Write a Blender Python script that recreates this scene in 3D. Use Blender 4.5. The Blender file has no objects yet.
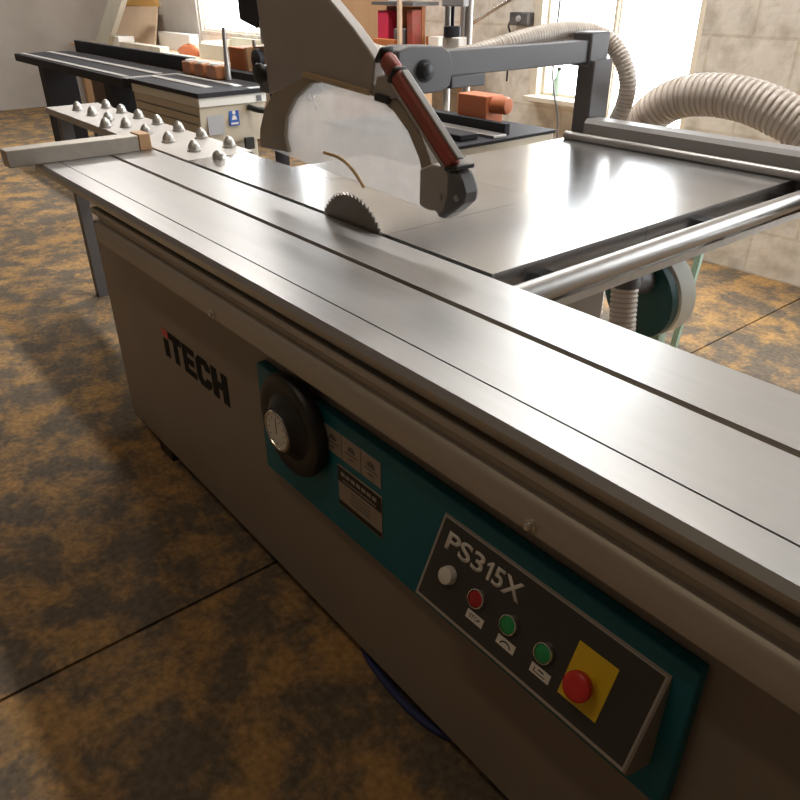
import bpy, bmesh, math, random
from mathutils import Vector, Matrix

random.seed(7)
SC = bpy.context.scene
COL = SC.collection
PI = math.pi
WLOC = {}                      # world location of every object built here

# ------------------------------------------------------------------ materials
def mat(name, col, rough=.5, metal=0., col2=None, scale=8., bump=0., bscale=60., emit=0., stretch=None, lo=.35, hi=.65, detail=5., rvar=0., spec=.5):
    m = bpy.data.materials.new(name); m.use_nodes = True
    nt = m.node_tree; n = nt.nodes; l = nt.links
    p = n['Principled BSDF']
    p.inputs['Base Color'].default_value = (*col, 1)
    p.inputs['Roughness'].default_value = rough
    p.inputs['Metallic'].default_value = metal
    p.inputs['Specular IOR Level'].default_value = spec
    tc = n.new('ShaderNodeTexCoord'); vec = tc.outputs['Object']
    if stretch:
        mp = n.new('ShaderNodeMapping'); mp.inputs['Scale'].default_value = stretch
        l.new(vec, mp.inputs['Vector']); vec = mp.outputs['Vector']
    if col2 or rvar:
        nz = n.new('ShaderNodeTexNoise'); nz.inputs['Scale'].default_value = scale; nz.inputs['Detail'].default_value = detail
        l.new(vec, nz.inputs['Vector'])
        if col2:
            r = n.new('ShaderNodeValToRGB'); e = r.color_ramp.elements
            e[0].position = lo; e[0].color = (*col, 1); e[1].position = hi; e[1].color = (*col2, 1)
            l.new(nz.outputs['Fac'], r.inputs['Fac']); l.new(r.outputs['Color'], p.inputs['Base Color'])
        if rvar:
            mr = n.new('ShaderNodeMapRange'); mr.inputs['To Min'].default_value = rough - rvar; mr.inputs['To Max'].default_value = rough + rvar
            l.new(nz.outputs['Fac'], mr.inputs['Value']); l.new(mr.outputs['Result'], p.inputs['Roughness'])
    if bump:
        nb = n.new('ShaderNodeTexNoise'); nb.inputs['Scale'].default_value = bscale; nb.inputs['Detail'].default_value = 4
        l.new(vec, nb.inputs['Vector'])
        b = n.new('ShaderNodeBump'); b.inputs['Strength'].default_value = bump; b.inputs['Distance'].default_value = .01
        l.new(nb.outputs['Fac'], b.inputs['Height']); l.new(b.outputs['Normal'], p.inputs['Normal'])
    if emit:
        p.inputs['Emission Color'].default_value = (*col, 1); p.inputs['Emission Strength'].default_value = emit
    return m

def floor_mat():
    m = mat('dusty_concrete', (.10, .08, .06), .8)
    nt = m.node_tree; n = nt.nodes; l = nt.links; p = n['Principled BSDF']
    tc = n.new('ShaderNodeTexCoord')
    w = n.new('ShaderNodeTexNoise'); w.inputs['Scale'].default_value = 6.2; w.inputs['Detail'].default_value = 11; w.inputs['Roughness'].default_value = .70; w.inputs['Distortion'].default_value = .2
    l.new(tc.outputs['Object'], w.inputs['Vector'])
    r = n.new('ShaderNodeValToRGB'); e = r.color_ramp.elements
    e[0].position = .45; e[0].color = (.19, .145, .10, 1); e[1].position = .60; e[1].color = (.56, .325, .12, 1)
    l.new(w.outputs['Fac'], r.inputs['Fac'])
    f = n.new('ShaderNodeTexNoise'); f.inputs['Scale'].default_value = 60; f.inputs['Detail'].default_value = 6
    l.new(tc.outputs['Object'], f.inputs['Vector'])
    r2 = n.new('ShaderNodeValToRGB'); r2.color_ramp.elements[0].position = .3; r2.color_ramp.elements[0].color = (.45, .45, .45, 1); r2.color_ramp.elements[1].position = .7
    l.new(f.outputs['Fac'], r2.inputs['Fac'])
    mx = n.new('ShaderNodeMixRGB'); mx.blend_type = 'MULTIPLY'; mx.inputs['Fac'].default_value = .8
    l.new(r.outputs['Color'], mx.inputs['Color1']); l.new(r2.outputs['Color'], mx.inputs['Color2'])
    l.new(mx.outputs['Color'], p.inputs['Base Color'])
    b = n.new('ShaderNodeBump'); b.inputs['Strength'].default_value = .5; b.inputs['Distance'].default_value = .01
    l.new(w.outputs['Fac'], b.inputs['Height']); l.new(b.outputs['Normal'], p.inputs['Normal'])
    return m

def block_mat():
    m = mat('whitewashed_block', (.6, .52, .41), .9)
    nt = m.node_tree; n = nt.nodes; l = nt.links; p = n['Principled BSDF']
    tc = n.new('ShaderNodeTexCoord')
    mp = n.new('ShaderNodeMapping'); mp.inputs['Rotation'].default_value = (PI/2, 0, 0)
    l.new(tc.outputs['Object'], mp.inputs['Vector'])
    bk = n.new('ShaderNodeTexBrick'); bk.inputs['Scale'].default_value = 1
    bk.inputs['Color1'].default_value = (.79, .735, .655, 1); bk.inputs['Color2'].default_value = (.74, .685, .605, 1); bk.inputs['Mortar'].default_value = (.68, .61, .51, 1)
    bk.inputs['Brick Width'].default_value = .45; bk.inputs['Row Height'].default_value = .225; bk.inputs['Mortar Size'].default_value = .008
    l.new(mp.outputs['Vector'], bk.inputs['Vector'])
    v = n.new('ShaderNodeTexNoise'); v.inputs['Scale'].default_value = 9; v.inputs['Detail'].default_value = 8
    l.new(tc.outputs['Object'], v.inputs['Vector'])
    r = n.new('ShaderNodeValToRGB'); r.color_ramp.elements[0].position = .3; r.color_ramp.elements[0].color = (.6, .57, .53, 1); r.color_ramp.elements[1].position = .55
    l.new(v.outputs['Fac'], r.inputs['Fac'])
    mx = n.new('ShaderNodeMixRGB'); mx.blend_type = 'MULTIPLY'; mx.inputs['Fac'].default_value = .7
    l.new(bk.outputs['Color'], mx.inputs['Color1']); l.new(r.outputs['Color'], mx.inputs['Color2'])
    l.new(mx.outputs['Color'], p.inputs['Base Color'])
    b = n.new('ShaderNodeBump'); b.inputs['Strength'].default_value = .6; b.inputs['Distance'].default_value = .02
    l.new(v.outputs['Fac'], b.inputs['Height']); l.new(b.outputs['Normal'], p.inputs['Normal'])
    return m

def clear_mat():
    m = bpy.data.materials.new('clear_polycarbonate'); m.use_nodes = True
    nt = m.node_tree; n = nt.nodes; l = nt.links; out = n['Material Output']; p = n['Principled BSDF']
    p.inputs['Base Color'].default_value = (.50, .47, .44, 1); p.inputs['Roughness'].default_value = .2
    tl = n.new('ShaderNodeBsdfTranslucent'); tl.inputs['Color'].default_value = (.56, .535, .515, 1)
    m1 = n.new('ShaderNodeMixShader'); m1.inputs['Fac'].default_value = .75
    l.new(p.outputs[0], m1.inputs[1]); l.new(tl.outputs[0], m1.inputs[2])
    t = n.new('ShaderNodeBsdfTransparent'); t.inputs['Color'].default_value = (.95, .94, .93, 1)
    mx = n.new('ShaderNodeMixShader')
    nz = n.new('ShaderNodeTexNoise'); nz.inputs['Scale'].default_value = 7; nz.inputs['Detail'].default_value = 5
    tc = n.new('ShaderNodeTexCoord'); l.new(tc.outputs['Object'], nz.inputs['Vector'])
    mr = n.new('ShaderNodeMapRange'); mr.inputs['From Min'].default_value = .3; mr.inputs['From Max'].default_value = .7; mr.inputs['To Min'].default_value = .34; mr.inputs['To Max'].default_value = .56
    l.new(nz.outputs['Fac'], mr.inputs['Value']); l.new(mr.outputs['Result'], mx.inputs['Fac'])
    l.new(t.outputs[0], mx.inputs[1]); l.new(m1.outputs[0], mx.inputs[2]); l.new(mx.outputs[0], out.inputs['Surface'])
    return m

M = dict(
    floor=floor_mat(), block=block_mat(),
    plaster=mat('grey_plaster', (.52, .48, .44), .9, col2=(.46, .42, .38), scale=3),
    wall=mat('old_plaster', (.16, .12, .085), .9, col2=(.13, .095, .065), scale=2),
    ceil=mat('ceiling_board', (.30, .265, .22), .9, col2=(.26, .23, .19), scale=2),
    alu=mat('brushed_aluminium', (.47, .465, .46), .34, .85, col2=(.43, .425, .415), scale=5, stretch=(.5, 6, 6), rvar=.05),
    alus=mat('aluminium_profile', (.50, .46, .41), .5, .5, col2=(.46, .42, .37), scale=6, stretch=(.5, 6, 6)),
    slot=mat('dusty_slot', (.34, .25, .15), .85),
    cast=mat('ground_cast_iron', (.52, .51, .505), .21, .9, col2=(.47, .46, .455), scale=4, rvar=.04),
    grey=mat('grey_machine_paint', (.30, .255, .215), .5, col2=(.275, .235, .195), scale=4),
    guard=mat('grey_guard_paint', (.38, .34, .305), .5, col2=(.345, .305, .275), scale=5),
    guardd=mat('dusty_guard_rim', (.28, .235, .195), .65, col2=(.34, .275, .20), scale=14),
    tan=mat('dusty_lip', (.45, .33, .20), .7),
    teal=mat('teal_paint', (.003, .150, .205), .45),
    ink=mat('black_ink', (.010, .009, .009), .95),
    black=mat('black_plastic', (.018, .017, .017), .45),
    panel=mat('dark_grey_plate', (.05, .045, .043), .5),
    white=mat('white_print', (.78, .75, .70), .6),
    border=mat('light_grey_border', (.42, .38, .34), .6),
    red=mat('red_plastic', (.70, .035, .03), .4),
    dred=mat('dark_red_button', (.42, .015, .02), .4),
    green=mat('green_button', (.02, .32, .10), .4),
    yellow=mat('yellow_plate', (.80, .55, .02), .5),
    chrome=mat('steel_bright', (.72, .70, .67), .22, 1.),
    steel=mat('grey_steel', (.42, .40, .38), .38, .8),
    blade=mat('saw_blade_steel', (.30, .27, .25), .42, .7, col2=(.26, .24, .22), scale=12),
    hred=mat('worn_red_grip', (.36, .06, .045), .55, col2=(.28, .085, .06), scale=18),
    clear=clear_mat(),
    armp=mat('dark_grey_arm', (.125, .12, .123), .5),
    armt=mat('grey_arm', (.30, .285, .275), .45),
    plate=mat('name_plate', (.42, .36, .30), .5, .3, col2=(.38, .33, .27), scale=30),
    ball=mat('zinc_ball', (.55, .53, .50), .35, .75),
    platew=mat('pale_ball_plate', (.52, .49, .46), .40, .5, col2=(.47, .44, .41), scale=5),
    hose=mat('clear_grey_hose', (.70, .63, .56), .35),
    hosed=mat('hose_wire_rib', (.50, .42, .35), .45),
    cream=mat('cream_machine_paint', (.62, .56, .45), .5, col2=(.57, .51, .40), scale=4),
    creams=mat('white_machine_paint', (.74, .72, .66), .5),
    iron=mat('dark_iron', (.030, .029, .033), .6, .0, spec=.15),
    strip=mat('pale_metal_strip', (.62, .60, .58), .35, .6),
    blue=mat('blue_sign', (.02, .10, .42), .5),
    label=mat('grey_label', (.42, .42, .44), .5),
    wood=mat('tan_wood', (.58, .36, .20), .6, col2=(.50, .29, .15), scale=5, stretch=(1, 1, .15)),
    orange=mat('orange_wood', (.62, .22, .07), .6, col2=(.50, .16, .05), scale=6),
    brown=mat('brown_wood', (.46, .19, .07), .45, col2=(.34, .12, .045), scale=10),
    ply=mat('pale_ply', (.74, .56, .40), .6, col2=(.68, .50, .34), scale=4, stretch=(1, 1, .15)),
    pale=mat('pale_grey_timber', (.64, .60, .50), .7, col2=(.56, .52, .42), scale=5, stretch=(1, 1, .2)),
    oply=mat('amber_board', (.75, .44, .13), .6),
    whiteb=mat('white_board', (.80, .77, .72), .6),
    opaint=mat('orange_red_paint', (.56, .17, .07), .5),
    pink=mat('red_enamel', (.62, .035, .09), .45),
    dgreen=mat('dark_green_paint', (.012, .085, .085), .45),
    wgreen=mat('pale_drum', (.76, .78, .70), .5),
    pgreen=mat('pale_green_paint', (.42, .58, .46), .5),
    cable=mat('blue_cable', (.025, .035, .13), .6),
    dust=mat('sawdust_tan', (.60, .42, .22), .9),
    frame=mat('cream_window_frame', (.74, .66, .54), .6),
)
def glass_mat():
    m = bpy.data.materials.new('window_glass'); m.use_nodes = True
    n = m.node_tree.nodes; l = m.node_tree.links
    t = n.new('ShaderNodeBsdfTransparent'); g = n.new('ShaderNodeBsdfGlossy'); g.inputs['Roughness'].default_value = .05
    mx = n.new('ShaderNodeMixShader'); mx.inputs['Fac'].default_value = .06
    l.new(t.outputs[0], mx.inputs[1]); l.new(g.outputs[0], mx.inputs[2]); l.new(mx.outputs[0], n['Material Output'].inputs['Surface'])
    return m
M['glass'] = glass_mat()

# ------------------------------------------------------------------ mesh builder
class B:
    def __init__(s): s.bm = bmesh.new()
    def hexa(s, p):                                     # eight corners, bottom ring then top ring
        v = [s.bm.verts.new(q) for q in p]
        for f in ((3, 2, 1, 0), (4, 5, 6, 7), (0, 1, 5, 4), (1, 2, 6, 5), (2, 3, 7, 6), (3, 0, 4, 7)): s.bm.faces.new([v[i] for i in f])
        return s
    def box(s, x0, x1, y0, y1, z0, z1):
        return s.hexa([(x0, y0, z0), (x1, y0, z0), (x1, y1, z0), (x0, y1, z0), (x0, y0, z1), (x1, y0, z1), (x1, y1, z1), (x0, y1, z1)])
    def prism(s, a, b):                                 # two matching rings of points
        va = [s.bm.verts.new(q) for q in a]; vb = [s.bm.verts.new(q) for q in b]; n = len(a)
        s.bm.faces.new(va); s.bm.faces.new(list(reversed(vb)))
        for i in range(n):
            j = (i + 1) % n; s.bm.faces.new((va[j], va[i], vb[i], vb[j]))
        return s
    def pxz(s, pts, y0, y1): return s.prism([(x, y0, z) for x, z in pts], [(x, y1, z) for x, z in pts])
    def pyz(s, pts, x0, x1): return s.prism([(x0, y, z) for y, z in pts], [(x1, y, z) for y, z in pts])
    def pxy(s, pts, z0, z1): return s.prism([(x, y, z0) for x, y in pts], [(x, y, z1) for x, y in pts])
    def rings(s, ps, rs, seg=20, cap=True, up=None):    # tube through the points, one radius each
        ps = [Vector(p) for p in ps]; R = []
        u = None
        for i, p in enumerate(ps):
            t = (ps[min(i+1, len(ps)-1)] - ps[max(i-1, 0)])
            if t.length < 1e-9: t = Vector((0, 0, 1))
            t.normalize()
            if u is None:
                u = t.orthogonal().normalized()
            u = (u - t * u.dot(t)).normalized(); w = t.cross(u)
            R.append([s.bm.verts.new(p + (u * math.cos(k*2*PI/seg) + w * math.sin(k*2*PI/seg)) * rs[i]) for k in range(seg)])
        for a, b in zip(R, R[1:]):
            for k in range(seg):
                j = (k+1) % seg; s.bm.faces.new((a[k], a[j], b[j], b[k]))
        if cap:
            s.bm.faces.new(list(reversed(R[0]))); s.bm.faces.new(R[-1])
        return s
    def cyl(s, a, b, r, r2=None, seg=24): return s.rings([a, b], [r, r if r2 is None else r2], seg)
    def lathe(s, o, d, prof, seg=28):                   # profile of (distance along d, radius)
        o = Vector(o); d = Vector(d).normalized(); u = d.orthogonal().normalized(); w = d.cross(u); R = []
        for h, r in prof:
            R.append([s.bm.verts.new(o + d*h + (u*math.cos(k*2*PI/seg) + w*math.sin(k*2*PI/seg))*max(r, 1e-4)) for k in range(seg)])
        for a, b in zip(R, R[1:]):
            for k in range(seg):
                j = (k+1) % seg; s.bm.faces.new((a[k], a[j], b[j], b[k]))
        s.bm.faces.new(list(reversed(R[0]))); s.bm.faces.new(R[-1])
        return s
    def build(s, name, m, parent=None, bevel=0., smooth=True, angle=35):
        bmesh.ops.recalc_face_normals(s.bm, faces=s.bm.faces[:])
        xs = [v.co for v in s.bm.verts]
        lo = Vector([min(c[i] for c in xs) for i in range(3)]); hi = Vector([max(c[i] for c in xs) for i in range(3)])
        c = (lo + hi) / 2
        for v in s.bm.verts: v.co -= c
        me = bpy.data.meshes.new(name); s.bm.to_mesh(me); s.bm.free()
        me.materials.append(M[m])
        if smooth:
            for p in me.polygons: p.use_smooth = True
            me.set_sharp_from_angle(angle=math.radians(angle))
        o = bpy.data.objects.new(name, me); COL.objects.link(o)
        WLOC[o.name] = c
        if parent is not None:
            o.parent = parent; o.location = c - WLOC[parent.name]
        else:
            o.location = c
        if bevel:
            b = o.modifiers.new('edge', 'BEVEL'); b.width = bevel; b.segments = 2; b.limit_method = 'ANGLE'; b.angle_limit = math.radians(40)
        return o

def tag(o, label, cat, group=None, kind=None):
    o['label'] = label; o['category'] = cat
    if group: o['group'] = group
    if kind: o['kind'] = kind
    return o
def thing(name, loc, label, cat, group=None):
    o = bpy.data.objects.new(name, None); COL.objects.link(o); o.location = loc; o.empty_display_size = .1
    WLOC[o.name] = Vector(loc)
    return tag(o, label, cat, group)
def struct(b, name, m, parent=None, **k):
    o = b.build(name, m, parent, **k)
    if parent is None: o['kind'] = 'structure'
    return o
def spline(pts, step=.006):
    P = [Vector(p) for p in pts]; P = [P[0]*2 - P[1]] + P + [P[-1]*2 - P[-2]]; out = []
    for i in range(1, len(P)-2):
        a, b, c, d = P[i-1:i+3]; n = max(3, int((c-b).length/step))
        for k in range(n):
            t = k/n
            out.append(.5*((2*b) + (c-a)*t + (2*a-5*b+4*c-d)*t*t + (3*b-a-3*c+d)*t**3))
    out.append(P[-2]); return out
def letters(name, txt, m, parent, o, ux, uy, w, h, depth=.0012, bold=.0):
    """text fitted into the box with origin o (lower left), along ux (width w) and uy (height h)"""
    cu = bpy.data.curves.new('t', 'FONT'); cu.body = txt; cu.extrude = .0; cu.offset = bold
    t = bpy.data.objects.new('t', cu); COL.objects.link(t)
    dg = bpy.context.evaluated_depsgraph_get()
    me = bpy.data.meshes.new_from_object(t.evaluated_get(dg)); bpy.data.objects.remove(t)
    b = B(); b.bm.from_mesh(me); bpy.data.meshes.remove(me)
    xs = [v.co.x for v in b.bm.verts]; ys = [v.co.y for v in b.bm.verts]
    x0, x1, y0, y1 = min(xs), max(xs), min(ys), max(ys)
    ux = Vector(ux).normalized(); uy = Vector(uy).normalized(); n = ux.cross(uy); o = Vector(o)
    for v in b.bm.verts:
        v.co = o + ux*((v.co.x-x0)/(x1-x0)*w) + uy*((v.co.y-y0)/(y1-y0)*h) + n*.0
    r = bmesh.ops.extrude_face_region(b.bm, geom=b.bm.faces[:])
    for v in [g for g in r['geom'] if isinstance(g, bmesh.types.BMVert)]: v.co += n*depth
    return b.build(name, m, parent, smooth=False)

T = .88                                                  # height of the saw's table

# ================================================================== THE SETTING
b = B(); b.box(-10.6, -1.378, -2.6, 3.8, -.06, 0); b.box(-1.369, 2.6, -2.6, 3.8, -.06, 0); b.box(-1.378, -1.369, -2.6, 3.8, -.06, -.02)
struct(b, 'floor', 'floor', smooth=False)
b = B()                                                  # rear wall with window and door openings
YB, YO = 3.8, 3.92
for (x0, x1, z0, z1) in ((-10.6, -8.0, 0, 3.6), (-8.0, -5.9, 0, .93), (-8.0, -5.9, 2.25, 3.6), (-5.9, -3.30, 0, 3.6), (-3.30, -2.80, 0, .74), (-3.30, -2.25, 2.8, 3.6), (-2.25, -.75, 0, 3.6), (-.75, .75, 0, .45), (-.75, .75, 2.3, 3.6), (.75, 2.6, 0, 3.6)):
    b.box(x0, x1, YB, YO, z0, z1)
struct(b, 'wall_back', 'block', smooth=False)
struct(B().box(-10.8, -10.6, -2.6, 4.1, 0, 3.6), 'wall_left', 'plaster')
struct(B().box(2.6, 2.8, -2.6, 4.1, 0, 3.6), 'wall_right', 'wall')
struct(B().box(-10.8, 2.8, -2.8, -2.6, 0, 3.6), 'wall_front', 'wall')
struct(B().box(-10.8, 2.8, -2.8, 4.1, 3.6, 3.7), 'ceiling', 'ceil')
def window(name, x0, x1, z0, z1, bars, trans):
    b = B(); w = .018; y0, y1 = 3.83, 3.87
    b.box(x0, x1, y0, y1, z0, z0+w); b.box(x0, x1, y0, y1, z1-w, z1); b.box(x0, x0+w, y0, y1, z0+w, z1-w); b.box(x1-w, x1, y0, y1, z0+w, z1-w)
    for q in bars: b.box(q-.012, q+.012, y0, y1, z0+w, z1-w)
    for q in trans: b.box(x0+w, x1-w, y0+.01, y1-.01, q-.012, q+.012)
    o = struct(b, name, 'frame')
    p = B().box(x0+w, x1-w, 3.847, 3.853, z0+w, z1-w).build('pane', 'glass', o)
    return o
window('window_1', -8.0, -5.9, .93, 2.25, (-6.9,), ())
wo = window('window_2', -3.30, -2.80, .74, 2.8, (), ())
B().box(-3.34, -2.80, 3.70, 3.83, .712, .742).build('sill', 'frame', wo, bevel=.004)
struct(B().box(-3.36, -3.30, 3.775, 3.80, .742, 2.84), 'trim_1', 'frame')
window('window_3', -.75, .75, .45, 2.3, (0.,), (1.4,))
do = bpy.data.objects.new('door_1', None); COL.objects.link(do); do.location = (-2.53, 3.95, 0); WLOC['door_1'] = Vector((-2.53, 3.95, 0)); do['kind'] = 'structure'
b = B(); b.box(-2.275, -2.25, 3.83, 3.88, 0, 2.8); b.box(-2.775, -2.275, 3.83, 3.88, 2.77, 2.8)
b.build('door_frame', 'frame', do)
b = B(); b.box(-2.790, -2.780, 3.84, 3.87, .01, 2.76); b.box(-2.305, -2.28, 3.84, 3.87, .01, 2.76); b.box(-2.780, -2.305, 3.84, 3.87, .01, .06); b.box(-2.780, -2.305, 3.84, 3.87, 2.72, 2.76)
b.build('door_leaf', 'frame', do)
B().box(-2.780, -2.305, 3.852, 3.858, .06, 2.72).build('pane', 'glass', do)

# ================================================================== THE PANEL SAW
saw = thing('panel_saw', (-1.0, 1.0, 0), 'large grey and teal sliding table panel saw filling the foreground', 'panel saw')
# ---- cabinet
CY = .655
cab = B().pyz([(CY, .05), (CY, .735), (1.08, .735), (1.08, .05)], -2.30, .62).build('cabinet', 'grey', saw, bevel=.004)
B().box(-1.72, -.985, 1.08, 1.44, .05, .838).build('blade_housing', 'grey', cab, bevel=.006)
for fx in (-2.10, -1.20, .45):
    for fy in ((.66, 1.0) if fx < -2 else (.80, 1.0)):
        B().box(fx, fx+.10, fy, fy+.07, 0, .05).build('foot', 'black', cab)
# lettering on the cabinet face : a red square dot, then black strokes
lx0, lx1, z0, z1 = -1.872, -1.478, .440, .527
def glyph(rects, x0, w):
    b = B()
    for a in rects:
        b.pxz([(x0+u*w, .443+v*.086) for u, v in a], CY-.0012, CY-.0001)
    return b.build('lettering', 'ink', cab, smooth=False)
glyph([[(0, .76), (1, .76), (1, 1), (.66, 1), (0, 1)], [(.32, 0), (.68, 0), (.68, .76), (.32, .76)]], -1.828, .080)
glyph([[(0, 0), (1, 0), (1, .22), (.38, .22), (.38, .39), (.90, .39), (.90, .61), (.38, .61), (.38, .78), (1, .78), (1, 1), (0, 1)]], -1.741, .074)
glyph([[(.22, 0), (.78, 0), (1, .17), (1, .36), (.66, .36), (.62, .23), (.42, .23), (.36, .32), (.36, .68), (.42, .77), (.62, .77), (.66, .64), (1, .64), (1, .83), (.78, 1), (.22, 1), (0, .80), (0, .20)]], -1.660, .083)
glyph([[(0, 0), (.36, 0), (.36, .39), (.64, .39), (.64, 0), (1, 0), (1, 1), (.64, 1), (.64, .62), (.36, .62), (.36, 1), (0, 1)]], -1.570, .088)
B().box(-1.868, -1.836, CY-.0012, CY, .443, .498).build('lettering', 'ink', cab)
rd = B().box(-1.870, -1.832, CY-.0013, CY, .505, .528).build('lettering_dot', 'red', cab); rd['label'] = 'red square dot'
# ---- fixed rail under the sliding table
rail = B().pyz([(.588, .836), (.586, .826), (.590, .822), (.603, .808), (.604, .798), (.594, .792), (.590, .786), (.590, .742), (.597, .735), (.66, .735), (.66, .765), (.93, .765), (.93, .836)], -2.06, .75).build('slide_rail', 'alus', saw)
for bx in (-1.358, -.464):
    B().lathe((bx, .590, .755), (0, -1, 0), [(0, .010), (.003, .010), (.004, .0065), (.008, .0065), (.010, .004)], 16).build('bolt', 'chrome', rail)
# ---- sliding table
st = B().pyz([(.584, .870), (.5925, .88), (.645, .88), (.645, .874), (.6485, .874), (.6485, .88), (.799, .88), (.799, .866), (.8135, .866), (.8135, .88), (.948, .88), (.950, .878), (.950, .842), (.60, .842), (.60, .849), (.586, .853), (.584, .857)], -2.53, .80).build('sliding_table', 'alu', saw)
B().box(-2.53, .80, .7995, .8130, .866, .8668).build('slot_floor', 'slot', st)
B().box(-2.53, .80, .6453, .6482, .874, .8747).build('groove_floor', 'slot', st)
# ---- cast main table and its extensions
TZ = .84
mt = B().box(-1.735, -1.2370, .9635, 1.4585, TZ, T).build('main_table', 'cast', saw)
B().box(-1.2355, -.912, .9635, 1.4585, TZ, T).build('main_table', 'cast', saw)
B().box(-1.735, -.912, 1.4600, 2.170, TZ, T).build('extension_table', 'cast', saw)
B().box(-2.235, -1.7365, .9635, 1.165, TZ, T).build('extension_table', 'cast', saw)
B().box(-1.735, -.916, 1.05, 2.16, .80, .84).build('table_rib', 'iron', saw)
B().box(-1.95, -1.7365, 1.1665, 1.4585, TZ, T).build('extension_table', 'cast', saw)
# ---- support tube along the near end of the table
tb = B().cyl((-.850, .955, .850), (-.850, 2.45, .850), .024, seg=32).build('support_tube', 'steel', saw)
B().box(-.885, -.845, .96, 2.44, .800, .818).build('tube_bracket', 'alus', saw)
for ty in (1.1, 1.7, 2.1):
    B().box(-.912, -.868, ty, ty+.04, .818, .846).build('tube_bracket', 'iron', saw)
# ---- rail for the rip fence, pillar and overhead arm
fr = B().pyz([(2.178, .88), (2.178, .935), (2.190, .948), (2.255, .948), (2.262, .940), (2.262, .88)], -1.672, .1).build('fence_rail', 'armt', saw)
B().cyl((-1.725, 2.150, .892), (.1, 2.150, .892), .014, seg=20).build('guide_bar', 'steel', saw)
B().box(-1.735, -.30, 2.17, 2.27, .80, .88).build('rail_beam', 'armp', saw, bevel=.003)
for lx in (-1.70, -.40):
    B().box(lx, lx+.06, 2.185, 2.245, 0, .80).build('leg', 'armp', saw, bevel=.003)
B().box(-1.745, -1.673, 2.20, 2.30, 0, 1.13).build('pillar', 'armp', saw, bevel=.004)
arm = B().box(-1.765, -1.700, 1.0, 2.215, 1.122, 1.190).build('overhead_arm', 'armp', saw, bevel=.004)
B().box(-1.770, -1.690, 2.19, 2.29, 1.110, 1.215).build('arm_bracket', 'armp', arm, bevel=.006)
B().box(-1.745, -1.698, 1.57, 1.71, 1.088, 1.124).build('arm_bracket', 'armp', arm, bevel=.004)
ec = B().prism([(-1.685, y, z) for y, z in ((1.36, 1.10), (1.42, 1.085), (1.52, 1.085), (1.555, 1.10), (1.565, 1.15), (1.55, 1.19), (1.52, 1.205), (1.40, 1.210), (1.36, 1.20))],
               [(-1.78, y, z) for y, z in ((1.36, 1.10), (1.42, 1.085), (1.52, 1.085), (1.555, 1.10), (1.565, 1.15), (1.55, 1.19), (1.52, 1.205), (1.40, 1.210), (1.36, 1.20))]).build('arm_clamp', 'armp', arm, bevel=.005)
B().lathe((-1.686, 1.455, 1.145), (1, 0, 0), [(0, .030), (.006, .030), (.010, .022), (.018, .020), (.022, .012)], 20).build('clamp_knob', 'black', arm)
# ---- overhead guard
G0, G1 = .928, .956
gd = B().pxz([(-1.665, 1.54), (-1.660, 1.327), (-1.655, 1.287), (-1.641, 1.217), (-1.638, 1.131), (-1.566, 1.150), (-1.474, 1.186), (-1.235, 1.171), (-1.222, 1.230), (-1.243, 1.249), (-1.296, 1.287), (-1.360, 1.327), (-1.618, 1.508), (-1.618, 1.54)], G0, G1).build('guard_hood', 'guard', saw, bevel=.004)
B().box(-1.735, -1.60, .957, 1.06, 1.125, 1.187).build('arm_mount', 'armp', gd, bevel=.004)
B().lathe((-1.662, .928, 1.175), (0, -1, 0), [(0, .022), (.008, .024), (.013, .021), (.016, .010)], 20).build('clamp_knob', 'black', gd)
B().pxz([(-1.474, 1.183), (-1.235, 1.167), (-1.235, 1.177), (-1.474, 1.194)], .920, .930).build('hood_lip', 'tan', gd, bevel=.002)
fo = [(-1.712, 1.000), (-1.703, 1.045), (-1.672, 1.095), (-1.620, 1.140), (-1.550, 1.175), (-1.475, 1.194), (-1.400, 1.197), (-1.310, 1.193), (-1.235, 1.186), (-1.182, 1.178), (-1.142, 1.160), (-1.100, 1.127), (-1.072, 1.090), (-1.052, 1.056)]
fi = [(-1.050, .984), (-1.068, .984), (-1.076, 1.024), (-1.092, 1.069), (-1.125, 1.113), (-1.168, 1.144), (-1.219, 1.163), (-1.311, 1.177), (-1.401, 1.179), (-1.460, 1.169), (-1.531, 1.132), (-1.577, 1.087), (-1.589, 1.041), (-1.576, 1.008)]
B().pxz(fo + fi, .930, .954).build('visor_frame', 'guardd', gd, bevel=.003)
vz = [(-1.684, 1.000), (-1.670, 1.060), (-1.61, 1.128), (-1.54, 1.165), (-1.46, 1.184), (-1.31, 1.186), (-1.178, 1.158), (-1.112, 1.118), (-1.08, 1.07), (-1.06, .972)]
B().pxz(vz, .940, .943).build('visor', 'clear', gd, smooth=False)
lp = spline([(-1.43, .938, 1.028), (-1.37, .938, 1.026), (-1.32, .938, 1.008), (-1.282, .938, .978)], .02)
B().rings(lp, [.0035]*len(lp), 10).build('visor_lip', 'dust', gd)
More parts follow.
